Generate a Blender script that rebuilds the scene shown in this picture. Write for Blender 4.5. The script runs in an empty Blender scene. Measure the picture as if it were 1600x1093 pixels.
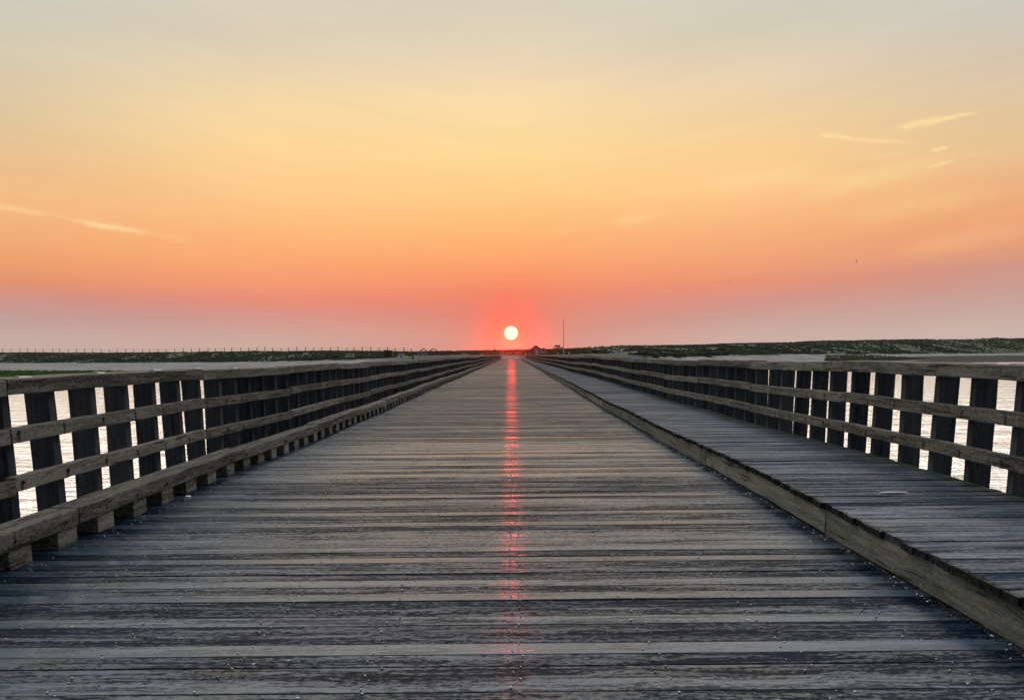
import bpy, bmesh, math, random
import numpy as np
from mathutils import Matrix, Vector, Euler, noise as mnoise

random.seed(11)
rng = np.random.default_rng(5)
S = bpy.context.scene
COL = S.collection
R = math.radians
PI = math.pi

# ------------------------------------------------------------------ camera
W0, H0 = 1600.0, 1093.0
FH = 1400.0
PITCH, ROLL = R(8.0), R(0.5)
FC = FH * math.cos(PITCH)
EYE = 1.6
VP = (800.6, 554.0)
cd = bpy.data.cameras.new('camera')
cam = bpy.data.objects.new('camera', cd)
COL.objects.link(cam)
S.camera = cam
MW = Matrix.Translation((0, 0, EYE)) @ Matrix.Rotation(PI / 2 - PITCH, 4, 'X') @ Matrix.Rotation(-ROLL, 4, 'Z')
cam.matrix_world = MW
cd.sensor_width = 36.0
cd.lens = FC / W0 * 36.0
cd.clip_start = 0.1
cd.clip_end = 30000
_h = MW.to_3x3().inverted() @ Vector((0, 1, 0))
_px, _py = FC * _h.x / -_h.z, FC * _h.y / -_h.z
SX, SY = (_px - (VP[0] - 800)), (_py - (546.5 - VP[1]))
cd.shift_x, cd.shift_y = SX / W0, SY / W0
M3 = MW.to_3x3()

def ray(px, py):
    v = Vector(((px - 800 + SX) / FC, (546.5 - py + SY) / FC, -1.0))
    return (M3 @ v).normalized()

def at(px, py, Y):
    d = ray(px, py)
    t = Y / d.y
    return Vector((d.x * t, Y, EYE + d.z * t))

def azel(px, py):
    d = ray(px, py)
    return math.atan2(d.x, d.y), math.asin(d.z)

def yh(px):
    return VP[1] - (px - VP[0]) * math.tan(ROLL)

# ------------------------------------------------------------------ helpers
def lin(c):
    return tuple((x / 255 / 12.92) if x <= 10 else ((x / 255 + 0.055) / 1.055) ** 2.4 for x in c)

def link(o, parent=None):
    COL.objects.link(o)
    if parent is not None:
        o.parent = parent
    return o

def empty(name, loc=(0, 0, 0), label=None, cat=None, group=None):
    o = bpy.data.objects.new(name, None)
    o.location = loc
    o.empty_display_size = 0.2
    link(o)
    tag(o, label, cat, group)
    return o

def tag(o, label=None, cat=None, group=None, kind=None):
    if label: o['label'] = label
    if cat: o['category'] = cat
    if group: o['group'] = group
    if kind: o['kind'] = kind
    return o

def me_from(name, V, F, mats=(), smooth=False):
    me = bpy.data.meshes.new(name)
    me.from_pydata(V, [], F)
    me.update()
    for m in mats:
        me.materials.append(m)
    if smooth:
        for p in me.polygons:
            p.use_smooth = True
    return me

def add(name, me, parent=None, loc=(0, 0, 0), rot=(0, 0, 0), scale=None):
    o = bpy.data.objects.new(name, me)
    o.location = loc
    o.rotation_euler = rot
    if scale: o.scale = scale
    return link(o, parent)

class MB:
    """collects shapes into one mesh"""
    def __init__(s):
        s.V, s.F, s.I = [], [], []
    def box(s, x0, x1, y0, y1, z0, z1, mi=0, M=None):
        b = len(s.V)
        for x in (x0, x1):
            for y in (y0, y1):
                for z in (z0, z1):
                    v = Vector((x, y, z))
                    s.V.append(tuple(M @ v) if M else tuple(v))
        for f in ((0, 1, 3, 2), (4, 6, 7, 5), (0, 4, 5, 1), (2, 3, 7, 6), (0, 2, 6, 4), (1, 5, 7, 3)):
            s.F.append(tuple(b + i for i in f)); s.I.append(mi)
    def prism(s, prof, axis, a0, a1, mi=0, caps=True):
        """prof: list of 2D points, extruded along axis ('X' or 'Y')"""
        b = len(s.V); n = len(prof)
        for a in (a0, a1):
            for (p, q) in prof:
                s.V.append((a, p, q) if axis == 'X' else (p, a, q))
        for i in range(n):
            j = (i + 1) % n
            s.F.append((b + i, b + j, b + n + j, b + n + i)); s.I.append(mi)
        if caps:
            s.F.append(tuple(b + i for i in reversed(range(n)))); s.I.append(mi)
            s.F.append(tuple(b + n + i for i in range(n))); s.I.append(mi)
    def cyl(s, p0, p1, r0, r1, n=8, mi=0):
        p0, p1 = Vector(p0), Vector(p1)
        d = (p1 - p0).normalized()
        u = d.orthogonal().normalized(); w = d.cross(u)
        b = len(s.V)
        for p, r in ((p0, r0), (p1, r1)):
            for k in range(n):
                a = 2 * PI * k / n
                s.V.append(tuple(p + u * (r * math.cos(a)) + w * (r * math.sin(a))))
        for k in range(n):
            j = (k + 1) % n
            s.F.append((b + k, b + j, b + n + j, b + n + k)); s.I.append(mi)
        s.F.append(tuple(b + k for k in reversed(range(n)))); s.I.append(mi)
        s.F.append(tuple(b + n + k for k in range(n))); s.I.append(mi)
    def mesh(s, name, mats, smooth=False):
        me = me_from(name, s.V, s.F, mats, smooth)
        if any(s.I):
            me.polygons.foreach_set('material_index', s.I)
        bm = bmesh.new(); bm.from_mesh(me)
        bmesh.ops.recalc_face_normals(bm, faces=bm.faces)
        bm.to_mesh(me); bm.free()
        return me

def rough_beam(name, lx, ly, lz, axis, mats, seed, bev=0.008, seg=12, warp=0.004, wear=0.0):
    """a bevelled timber, centred, subdivided along its length and gently warped"""
    r = random.Random(seed)
    bm = bmesh.new()
    bmesh.ops.create_cube(bm, size=1.0)
    bmesh.ops.scale(bm, vec=(lx, ly, lz), verts=bm.verts)
    ai = 'XYZ'.index(axis)
    L = (lx, ly, lz)[ai]
    es = [e for e in bm.edges if abs((e.verts[0].co - e.verts[1].co)[ai]) > 1e-6]
    bmesh.ops.bevel(bm, geom=list(bm.edges), offset=bev, segments=2, affect='EDGES', profile=0.6)
    es = [e for e in bm.edges if abs((e.verts[0].co - e.verts[1].co)[ai]) > L * 0.5]
    bmesh.ops.subdivide_edges(bm, edges=es, cuts=seg, use_grid_fill=True)
    off = Vector((r.uniform(0, 99), r.uniform(0, 99), r.uniform(0, 99)))
    for v in bm.verts:
        t = v.co[ai]
        p = off + Vector((t * 1.1, 0, 0))
        n1, n2 = mnoise.noise(p), mnoise.noise(p + Vector((0, 7, 0)))
        q = v.co * 9 + off
        n3 = mnoise.noise(q)
        d = Vector((n1, n1, n2)) * warp
        d[ai] = 0
        c = Vector(v.co); c[ai] = 0
        v.co += d + c.normalized() * (n3 * wear)
    bmesh.ops.recalc_face_normals(bm, faces=bm.faces)
    me = bpy.data.meshes.new(name)
    bm.to_mesh(me); bm.free()
    for m in mats: me.materials.append(m)
    return me

# ------------------------------------------------------------------ node helper
class NT:
    def __init__(s, tree):
        s.t = tree; s.n = tree.nodes; s.l = tree.links
    def node(s, typ, **kw):
        n = s.n.new(typ)
        for k, v in kw.items():
            setattr(n, k, v)
        return n
    def set(s, sock, v):
        if isinstance(v, bpy.types.NodeSocket):
            s.l.new(v, sock)
        else:
            sock.default_value = v
    def math(s, op, a, b=0.0, c=0.0, clamp=False):
        n = s.node('ShaderNodeMath', operation=op, use_clamp=clamp)
        s.set(n.inputs[0], a); s.set(n.inputs[1], b); s.set(n.inputs[2], c)
        return n.outputs[0]
    def mix(s, f, a, b, blend='MIX', clamp=True):
        n = s.node('ShaderNodeMix', data_type='RGBA', blend_type=blend)
        n.clamp_factor = clamp
        s.set(n.inputs[0], f)
        for i, v in ((6, a), (7, b)):
            if isinstance(v, tuple) and len(v) == 3: v = v + (1,)
            s.set(n.inputs[i], v)
        return n.outputs[2]
    def mapr(s, v, a, b, c=0.0, d=1.0, smooth=False):
        n = s.node('ShaderNodeMapRange', interpolation_type='SMOOTHSTEP' if smooth else 'LINEAR')
        s.set(n.inputs[0], v)
        for i, x in enumerate((a, b, c, d)): s.set(n.inputs[i + 1], x)
        return n.outputs[0]
    def noise(s, vec, scale=1.0, detail=4.0, rough=0.5, dist=0.0):
        n = s.node('ShaderNodeTexNoise')
        s.l.new(vec, n.inputs['Vector'])
        n.inputs['Scale'].default_value = scale
        n.inputs['Detail'].default_value = detail
        n.inputs['Roughness'].default_value = rough
        n.inputs['Distortion'].default_value = dist
        return n.outputs[0]
    def mapping(s, vec, scale=(1, 1, 1), loc=None):
        n = s.node('ShaderNodeMapping')
        s.l.new(vec, n.inputs['Vector'])
        n.inputs['Scale'].default_value = scale
        if loc is not None: s.set(n.inputs['Location'], loc)
        return n.outputs[0]
    def ramp(s, v, stops, interp='LINEAR'):
        n = s.node('ShaderNodeValToRGB')
        cr = n.color_ramp
        cr.interpolation = interp
        while len(cr.elements) < len(stops): cr.elements.new(0.5)
        for e, (p, c) in zip(cr.elements, stops):
            e.position = p
            e.color = tuple(c) + (1,) if len(c) == 3 else c
        s.set(n.inputs[0], v)
        return n.outputs[0]
    def xyz(s, v):
        n = s.node('ShaderNodeSeparateXYZ'); s.l.new(v, n.inputs[0])
        return n.outputs
    def comb(s, x, y, z):
        n = s.node('ShaderNodeCombineXYZ')
        for i, v in enumerate((x, y, z)): s.set(n.inputs[i], v)
        return n.outputs[0]
    def vmath(s, op, a, b):
        n = s.node('ShaderNodeVectorMath', operation=op)
        s.set(n.inputs[0], a); s.set(n.inputs[1], b)
        return n.outputs['Value'] if op == 'DOT_PRODUCT' else n.outputs[0]

def new_mat(name):
    m = bpy.data.materials.new(name)
    m.use_nodes = True
    nt = NT(m.node_tree)
    b = nt.n['Principled BSDF']
    return m, nt, b

def bump(nt, b, h, strength, dist):
    n = nt.node('ShaderNodeBump')
    n.inputs['Strength'].default_value = strength
    n.inputs['Distance'].default_value = dist
    nt.l.new(h, n.inputs['Height'])
    nt.l.new(n.outputs[0], b.inputs['Normal'])

def flat_mat(name, col, rough=0.6, var=0.15, scale=3.0, metal=0.0):
    m, nt, b = new_mat(name)
    tc = nt.node('ShaderNodeTexCoord')
    nz = nt.noise(tc.outputs['Object'], scale, 4)
    f = nt.mapr(nz, 0.3, 0.7, 1 - var, 1 + var)
    c = nt.vmath('MULTIPLY', tuple(col), nt.comb(f, f, f))
    nt.l.new(c, b.inputs['Base Color'])
    b.inputs['Roughness'].default_value = rough
    b.inputs['Metallic'].default_value = metal
    return m

def wood(name, dark, light, axis='Y', rnd='OBJECT', rough=0.6, spec=0.35, tone_attr=None,
         across=42.0, moss=None, stains=None, bstr=0.5, bdist=0.004, rvar=0.2, contrast=1.0, edge_moss=None, tone_amt=1.0,
         knots=0.35, band=0.22, aniso=0.0, blue=None, mottle=0.25, ck_t=(0.62, 0.70), ck_ac=0.75):
    m, nt, b = new_mat(name)
    tc = nt.node('ShaderNodeTexCoord')
    oc = tc.outputs['Object']
    if rnd == 'OBJECT':
        rv = nt.node('ShaderNodeObjectInfo').outputs['Random']
    else:
        rv = nt.node('ShaderNodeNewGeometry').outputs['Random Per Island']
    off = nt.comb(nt.math('MULTIPLY', rv, 71.3), nt.math('MULTIPLY', rv, 37.7), nt.math('MULTIPLY', rv, 53.1))
    p = nt.vmath('ADD', oc, off)
    a = {'X': (1, 0, 0), 'Y': (0, 1, 0), 'Z': (0, 0, 1)}[axis]
    def sc(al, ac): return tuple(al if q else ac for q in a)
    # slow waviness of the grain round knots
    kn = nt.noise(nt.mapping(p, sc(1.6, 5.0)), 1.0, 2, 0.5)
    wob = nt.comb(*[nt.math('MULTIPLY', nt.math('SUBTRACT', kn, 0.5), 0.0 if q else knots * 0.12) for q in a])
    pw = nt.vmath('ADD', p, wob)
    g1 = nt.noise(nt.mapping(pw, sc(1.1, across)), 1.0, 5, 0.62)
    g2 = nt.noise(nt.mapping(pw, sc(0.55, across * band)), 1.0, 4, 0.6)
    g3 = nt.noise(nt.mapping(pw, sc(22, across * 2.0)), 1.0, 4, 0.7)
    ck = nt.noise(nt.mapping(pw, sc(0.9, across * ck_ac), loc=(3.1, 8.2, 1.7)), 1.0, 4, 0.55)
    crack = nt.mapr(ck, ck_t[0], ck_t[1], 0, 1, True)
    s1 = nt.math('ADD', nt.math('MULTIPLY', g1, 0.55), nt.math('MULTIPLY', g2, 0.45))
    s1 = nt.math('ADD', s1, nt.math('MULTIPLY', nt.math('SUBTRACT', g3, 0.5), mottle))
    s1 = nt.mapr(s1, 0.5 - 0.22 / contrast, 0.5 + 0.22 / contrast, 0, 1)
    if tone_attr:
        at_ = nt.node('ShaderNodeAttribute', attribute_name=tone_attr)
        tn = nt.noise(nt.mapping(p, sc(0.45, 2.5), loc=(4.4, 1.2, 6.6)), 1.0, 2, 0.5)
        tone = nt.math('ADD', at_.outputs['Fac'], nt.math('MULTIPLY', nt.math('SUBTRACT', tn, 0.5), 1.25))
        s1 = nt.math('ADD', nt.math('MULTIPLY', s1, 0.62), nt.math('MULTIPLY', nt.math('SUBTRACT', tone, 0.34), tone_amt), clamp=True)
    else:
        s1 = nt.math('ADD', nt.math('MULTIPLY', s1, 0.7), nt.math('MULTIPLY', nt.math('SUBTRACT', rv, 0.25), 0.45), clamp=True)
    col = nt.mix(s1, dark, light)
    if blue:
        bn = nt.noise(nt.mapping(p, sc(0.35, 4.0), loc=(9.1, 2.2, 5.7)), 1.0, 3, 0.6)
        col = nt.mix(nt.mapr(bn, 0.38, 0.62, 0, 0.55, True), col, nt.vmath('MULTIPLY', col, blue))
    if moss:
        mc, amt = moss
        mn = nt.noise(nt.mapping(p, sc(2.2, 6)), 1.0, 6, 0.65)
        col = nt.mix(nt.mapr(mn, 0.62 - amt * 0.3, 0.72 - amt * 0.1, 0, 0.8, True), col, mc)
    if edge_moss:   # moss strip growing along one long edge of the walkway
        mc, x0, x1 = edge_moss
        xx = nt.xyz(oc)[0]
        mn = nt.noise(nt.mapping(oc, (1.3, 1.0, 1.0)), 2.2, 5, 0.6)
        xx = nt.math('ADD', xx, nt.math('MULTIPLY', nt.math('SUBTRACT', mn, 0.5), 0.5))
        col = nt.mix(nt.mapr(xx, x0, x1, 0, 0.85, True), col, mc)
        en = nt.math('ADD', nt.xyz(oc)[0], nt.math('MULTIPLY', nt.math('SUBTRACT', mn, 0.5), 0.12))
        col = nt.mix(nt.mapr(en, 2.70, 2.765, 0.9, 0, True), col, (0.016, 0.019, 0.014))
    col = nt.mix(nt.math('MULTIPLY', crack, 0.75), col, tuple(x * 0.18 for x in dark))
    if stains:      # dark rust runs below each bolt
        pitch, o0 = stains
        o = nt.xyz(oc)
        yy = nt.math('ADD', o[1], 2.44 - o0)
        md = nt.math('ABSOLUTE', nt.math('SUBTRACT', nt.math('MODULO', nt.math('ADD', yy, pitch * 10.5), pitch), pitch * 0.5))
        sd = nt.mapr(md, 0.012, 0.035, 1, 0, True)
        sz = nt.mapr(o[2], 0.012, 0.03, 1, 0, True)
        col = nt.mix(nt.math('MULTIPLY', nt.math('MULTIPLY', sd, sz), 0.72), col, (0.008, 0.008, 0.009))
    nt.l.new(col, b.inputs['Base Color'])
    rr = nt.math('ADD', rough - rvar * 0.5, nt.math('MULTIPLY', rv, rvar))
    rr = nt.math('ADD', rr, nt.math('MULTIPLY', nt.math('SUBTRACT', g1, 0.5), 0.25), clamp=True)
    nt.l.new(rr, b.inputs['Roughness'])
    b.inputs['Specular IOR Level'].default_value = spec
    if aniso:
        b.inputs['Anisotropic'].default_value = aniso
        nt.l.new(nt.comb(0.0, 1.0, 0.0), b.inputs['Tangent'])
    if tone_attr:
        rr = nt.math('ADD', rr, nt.mapr(s1, 0.0, 1.0, 0.16, -0.08), clamp=True)
        b.inputs['Specular Tint'].default_value = (0.62, 0.80, 1.0, 1)
        nt.l.new(rr, b.inputs['Roughness'])
        nt.l.new(nt.mapr(s1, 0.05, 0.9, spec * 0.08, spec * 1.3), b.inputs['Specular IOR Level'])
    h = nt.math('SUBTRACT', nt.math('ADD', nt.math('MULTIPLY', g1, 0.7), nt.math('MULTIPLY', g3, 0.25)), nt.math('MULTIPLY', crack, 0.6))
    bump(nt, b, h, bstr, bdist)
    return m

# ------------------------------------------------------------------ materials
M_deck = wood('deck_wood', (0.003, 0.008, 0.016), (0.064, 0.088, 0.114), 'X', 'ISLAND', rough=0.21, spec=0.27, tone_attr='tone',
              across=24, bstr=0.45, bdist=0.006, rvar=0.08, contrast=2.5, tone_amt=0.80, band=0.5, aniso=0.92, blue=(0.50, 0.84, 1.25), knots=1.2,
              mottle=0.75, ck_t=(0.59, 0.65), ck_ac=0.8)
M_walk = wood('walkway_wood', (0.013, 0.021, 0.035), (0.150, 0.162, 0.186), 'X', 'ISLAND', rough=0.42, spec=0.3, tone_attr='tone',
              across=24, bstr=0.65, bdist=0.005, rvar=0.12, contrast=2.0, edge_moss=((0.030, 0.044, 0.025), 4.1, 4.65), tone_amt=0.65, band=0.5, aniso=0.85, blue=(0.62, 0.88, 1.2), knots=1.0,
              mottle=0.6, ck_t=(0.60, 0.66), ck_ac=0.8)
RD, RL = (0.021, 0.021, 0.020), (0.200, 0.194, 0.172)
RK = dict(rough=0.85, spec=0.15, across=24, band=0.4, contrast=1.9, mottle=0.7, bstr=0.7, bdist=0.006, ck_t=(0.60, 0.66), knots=0.9)
M_rail = wood('rail_wood', RD, RL, 'Y', 'OBJECT', moss=((0.06, 0.068, 0.04), 0.25), **RK)
M_rail_l = wood('rail_wood_bolted', RD, RL, 'Y', 'OBJECT', moss=((0.06, 0.068, 0.04), 0.22), stains=(0.8133, 0.115), **RK)
M_rail_r = wood('rail_wood_bolted_mossy', (0.027, 0.029, 0.024), (0.225, 0.222, 0.19), 'Y', 'OBJECT', moss=((0.06, 0.07, 0.04), 0.42), stains=(0.8133, 0.686), **RK)
M_post = wood('post_wood', (0.004, 0.009, 0.016), (0.072, 0.078, 0.085), 'Z', 'OBJECT', rough=0.85, spec=0.12, across=30, rvar=0.1, contrast=1.5, mottle=0.5)
M_kerb = wood('kerb_wood', (0.042, 0.045, 0.039), (0.225, 0.227, 0.20), 'Y', 'OBJECT', rough=0.9, spec=0.12, across=24, band=0.35, contrast=1.7, mottle=0.5,
              moss=((0.075, 0.085, 0.055), 0.3), bstr=0.7, bdist=0.006, ck_t=(0.61, 0.66), ck_ac=1.0)
M_iron = flat_mat('bolt_iron', (0.012, 0.012, 0.013), 0.55, 0.3, 40)
M_nail = flat_mat('nail_steel', (0.38, 0.38, 0.39), 0.42, 0.3, 40, 0.9)
M_strap = flat_mat('strap_metal', (0.6, 0.6, 0.6), 0.35, 0.1, 30, 0.7)
M_shell = flat_mat('shell_white', (0.75, 0.73, 0.70), 0.5, 0.1, 60)
M_dirt = flat_mat('grit', (0.014, 0.014, 0.013), 0.9, 0.5, 30)
M_chalk = flat_mat('chalk', (0.42, 0.40, 0.37), 0.9, 0.3, 12)

# ------------------------------------------------------------------ bridge profile
L0, L1, BL = -2.1, 339.5, 4.88
NB = 70
def sstep(t):
    t = max(0.0, min(1.0, t)); return t * t * (3 - 2 * t)
def deckz(y):
    und = 0.012 * math.sin(y * 2 * PI / 9.7 + 0.6) + 0.02 * math.sin(y * 2 * PI / 43.0 + 1.0)
    und *= sstep(y / 14.0)
    return und + 0.95 * sstep((y - 300) / 75.0) * 1.6
def railx(side, y):
    return sstep((y - 14) / 20) * (0.018 * math.sin(y / 7.3 + side) + 0.03 * math.sin(y / 19.0 + 2 * side))
def railz(side, y):
    k = sstep((y - 14) / 20)
    return deckz(y) + k * (0.035 * math.sin(y / 9.1 + 1.7 * side) + 0.008 * math.sin(y / 4.3 + side))

# ------------------------------------------------------------------ deck planks
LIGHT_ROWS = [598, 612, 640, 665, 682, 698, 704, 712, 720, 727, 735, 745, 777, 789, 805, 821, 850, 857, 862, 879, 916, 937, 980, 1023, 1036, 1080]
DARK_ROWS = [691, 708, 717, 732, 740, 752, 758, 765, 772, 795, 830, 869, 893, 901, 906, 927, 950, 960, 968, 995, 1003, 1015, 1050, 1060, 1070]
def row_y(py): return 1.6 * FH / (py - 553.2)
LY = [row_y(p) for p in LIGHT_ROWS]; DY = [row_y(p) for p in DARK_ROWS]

def plank_deck(name, x0, x1, ystart, yend, pitch, zt, thick, mat, parent, ragged=0.0, tones=None, zfun=deckz, gap=0.005, overlap_cut=None):
    V, F, T = [], [], []
    y = ystart
    i = 0
    while y < yend:
        w = pitch * random.uniform(0.97, 1.03)
        ya, yb = y + gap * random.uniform(0.3, 0.9), y + w - gap * random.uniform(0.3, 0.9)
        yc = (ya + yb) / 2
        tone = random.random() ** 1.7 * 0.85
        if tones:
            tone = tones(yc, tone)
        near = yc < 32
        n = 14 if near else (5 if yc < 90 else 2)
        dz = random.gauss(0, 0.0022)
        tilt = random.gauss(0, 0.006)
        if name == 'roadway_deck' and 11.2 < yc < 16.8: tilt += 0.026   # boards tipped back, added so this band reflects brighter sky
        ch = 0.004 if near else 0.003
        xa, xb = x0 + random.uniform(-ragged, ragged), x1 + random.uniform(-ragged, ragged) * 0.5
        hw = (yb - ya) / 2
        b0 = len(V)
        prof = [(-hw, -thick), (-hw, -ch), (-hw + ch, 0), (hw - ch, 0), (hw, -ch), (hw, -thick)]
        np_ = len(prof)
        s1, s2 = random.uniform(0, 50), random.uniform(0, 50)
        for k in range(n + 1):
            x = xa + (xb - xa) * k / n
            wy = 0.003 * mnoise.noise((x * 0.7, s1, 0)) if near else 0
            wz = 0.003 * mnoise.noise((x * 0.5, s2, 3.0))
            tw = tilt + 0.010 * mnoise.noise((x * 0.45, s2, 9.0))
            for (p, q) in prof:
                V.append((x, yc + p + wy, zfun(yc + p) + zt + q + dz + wz + p * tw))
        for k in range(n):
            for j in range(np_):
                j2 = (j + 1) % np_
                F.append((b0 + k * np_ + j, b0 + k * np_ + j2, b0 + (k + 1) * np_ + j2, b0 + (k + 1) * np_ + j)); T.append(tone)
        F.append(tuple(b0 + j for j in reversed(range(np_)))); T.append(tone)
        F.append(tuple(b0 + n * np_ + j for j in range(np_))); T.append(tone)
        y += w
        i += 1
    me = me_from(name, V, F, (mat,))
    bm = bmesh.new(); bm.from_mesh(me)
    bmesh.ops.recalc_face_normals(bm, faces=bm.faces); bm.to_mesh(me); bm.free()
    a = me.attributes.new('tone', 'FLOAT', 'FACE')
    a.data.foreach_set('value', T)
    return add(name, me, parent)

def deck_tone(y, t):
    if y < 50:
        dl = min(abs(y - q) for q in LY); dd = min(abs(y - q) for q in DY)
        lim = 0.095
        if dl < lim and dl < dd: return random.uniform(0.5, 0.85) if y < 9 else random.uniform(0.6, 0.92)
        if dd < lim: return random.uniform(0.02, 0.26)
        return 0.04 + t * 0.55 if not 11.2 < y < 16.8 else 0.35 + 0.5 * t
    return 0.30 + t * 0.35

bridge = empty('timber_bridge', (0, 0, 0), 'long straight plank roadway bridge of grey weathered timber with raised walkway on its right', 'bridge')
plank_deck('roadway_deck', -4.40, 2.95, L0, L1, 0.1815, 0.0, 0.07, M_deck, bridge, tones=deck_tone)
WALKZ = 0.285
plank_deck('walkway_deck', 2.715, 4.58, L0, L1, 0.1815, WALKZ, 0.05, M_walk, bridge, ragged=0.02,
           tones=lambda y, t: t * 0.6 + 0.1, gap=0.007)
# girders under the deck, seen only past the railings
mb = MB()
for x in (-4.2, -2.8, -1.4, 0, 1.4, 2.8, 4.2):
    for k in range(NB):
        ya, yb = L0 + k * BL, L0 + (k + 1) * BL
        zc = deckz((ya + yb) / 2)
        mb.box(x - 0.1, x + 0.1, ya, yb - 0.004, zc - 0.48, zc - 0.13)
tag(add('girder', mb.mesh('girder', (M_post,)), bridge), kind='stuff')

kerb_meshes = [rough_beam('kerb_beam', 0.22, BL - 0.012, 0.228, 'Y', (M_kerb,), 40 + i, 0.012, 24, 0.006, 0.004) for i in range(5)]
def slope(f, y): return math.atan((f(y + 2) - f(y - 2)) / 4)
for k in range(NB):
    y = L0 + (k + 0.5) * BL
    add('kerb_beam', kerb_meshes[k % 5], bridge, (2.735 + 0.11 + random.uniform(-.006, .006), y, deckz(y) + 0.006 + 0.114),
        (slope(deckz, y), 0, random.uniform(-.0015, .0015)))

# nail heads, two per plank over each girder
mb = MB()
y = L0
for k in range(120):
    for gx in np.arange(-3.7, 2.7, 0.74):
        for s in (-1, 1):
            if random.random() < 0.12: continue
            yy = L0 + (k + 0.5) * 0.1815 + s * 0.052 + random.gauss(0, 0.012)
            xx = gx + s * 0.03 + random.gauss(0, 0.012)
            r = random.uniform(0.006, 0.0095)
            z = deckz(yy)
            mb.cyl((xx, yy, z - 0.006), (xx, yy, z + 0.008), r, r * 0.6, 6)
tag(add('nail_head', mb.mesh('nail_head', (M_nail,)), bridge), kind='stuff')

# faint chalk scrawl on the kerb face
def stroke(mb, pts, wd=0.028):
    for (y0, z0), (y1, z1) in zip(pts, pts[1:]):
        ln = math.hypot(y1 - y0, z1 - z0); a = math.atan2(z1 - z0, y1 - y0)
        M = Matrix.Translation((0, y0, z0)) @ Matrix.Rotation(a, 4, 'X')
        mb.box(-0.003, 0.003, -wd * 0.4, ln + wd * 0.4, -wd / 2, wd / 2, 0, M)
letters = [
    [[(0, .03), (0, .19)]],
    [[(.0, .18), (.28, .19), (.34, .13), (.05, .04), (.42, .04)]],
    [[(.0, .04), (.16, .19), (.36, .04)], [(.08, .10), (.28, .10)]],
    [[(.0, .19), (.04, .06), (.26, .05), (.32, .19)]],
    [[(.0, .19), (.05, .06), (.28, .05), (.33, .19)]],
    [[(.34, .19), (.05, .18), (.02, .12), (.30, .10), (.30, .04), (.0, .04)]],
    [[(.0, .20), (.16, .15), (.16, .08), (.0, .03)]],
]
yy = 31.3
for L in letters:
    mb = MB()
    for st_ in L:
        stroke(mb, [(-a, b) for a, b in st_])
    mb.V = [(2.731 + x, y_, z) for (x, y_, z) in mb.V]
    add('chalk_letter', mb.mesh('chalk_letter', (M_chalk,)), bridge, (0, yy, deckz(28) + 0.006))
    yy -= 0.72

# ------------------------------------------------------------------ railings
PW, PD, PS = 0.217, 0.128, 0.8133
PWS = (0.232, 0.217)
def railing(side, label, xin, caps, mids, poff, pbot, mrail):
    sg = -1 if side == 0 else 1
    PW = PWS[side]
    t = empty('timber_railing', (sg * xin, 0, 0), label, 'railing')
    x0 = sg * xin
    capm = [rough_beam('top_rail', 0.33, BL - 0.01, caps[1] - caps[0], 'Y', (M_rail,), 100 + 10 * side + i, 0.014, 22, 0.010, 0.005) for i in range(6)]
    midm = [rough_beam('mid_rail', 0.088, BL - 0.012, mids[0][1] - mids[0][0], 'Y', (mrail,), 140 + 10 * side + i, 0.008, 22, 0.010, 0.004) for i in range(6)]
    for k in range(NB):
        y = L0 + (k + 0.5) * BL
        zr, xr = railz(side, y), railx(side, y)
        rx = slope(lambda q: railz(side, q), y)
        rz = -math.atan((railx(side, y + 2) - railx(side, y - 2)) / 4)
        add('top_rail', random.choice(capm), t, (sg * 0.165 + xr, y, zr + sum(caps) / 2),
            (rx + random.gauss(0, .0012), random.gauss(0, .01), rz + random.gauss(0, .0012)))
        for (a, b) in mids:
            add('mid_rail', random.choice(midm), t, (sg * 0.044 + xr + random.gauss(0, .003), y, zr + (a + b) / 2 + random.gauss(0, .006)),
                (rx + random.gauss(0, .0018), random.gauss(0, .01), rz + random.gauss(0, .001)))
    # posts
    ph = caps[0] - pbot - 0.004
    pm = [rough_beam('post', PW, PD, ph, 'Z', (M_post,), 200 + 10 * side + i, 0.006, 6, 0.006, 0.003) for i in range(5)]
    bm_ = MB()
    bm_.cyl((0, 0, 0), (-sg * 0.014, 0, 0), 0.021, 0.017, 8)
    boltm = bm_.mesh('bolt', (M_iron,))
    n = 0
    rest = MB()
    kk = 0
    while True:
        y = L0 + poff + PS * kk
        kk += 1
        if y < 3.0: continue
        if y > L0 + NB * BL: break
        zr, xr = railz(side, y), railx(side, y)
        xc = sg * (0.09 + PW / 2) + xr + random.gauss(0, 0.006)
        if n < 100:
            p = add('post', random.choice(pm), t, (xc, y + random.gauss(0, 0.01), zr + pbot + ph / 2),
                    (random.gauss(0, .012), random.gauss(0, .010) + sg * 0.012, random.gauss(0, .03)))
            if n < 45:
                for (a, b) in mids:
                    add('bolt', boltm, p, (-(sg * (0.09 + PW / 2)) - sg * 0.0005, 0, (a + b) / 2 + 0.012 - (pbot + ph / 2)))
        else:
            rest.box(xc - PW / 2, xc + PW / 2, y - PD / 2, y + PD / 2, zr + pbot, zr + caps[0] - 0.004)
        n += 1
    tag(add('far_post', rest.mesh('far_post', (M_post,)), t), kind='stuff')
    return t

rl = railing(0, 'timber railing on the left edge of the bridge, behind the low kerb rail', 4.34, (1.285, 1.425), ((0.878, 1.01), (0.437, 0.567)), 0.115, -0.35, M_rail_l)
rr_ = railing(1, 'timber railing along the outer edge of the raised walkway on the right', 4.63, (1.312, 1.455), ((0.887, 1.02), (0.485, 0.612)), 0.686, -0.20, M_rail_r)
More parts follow.
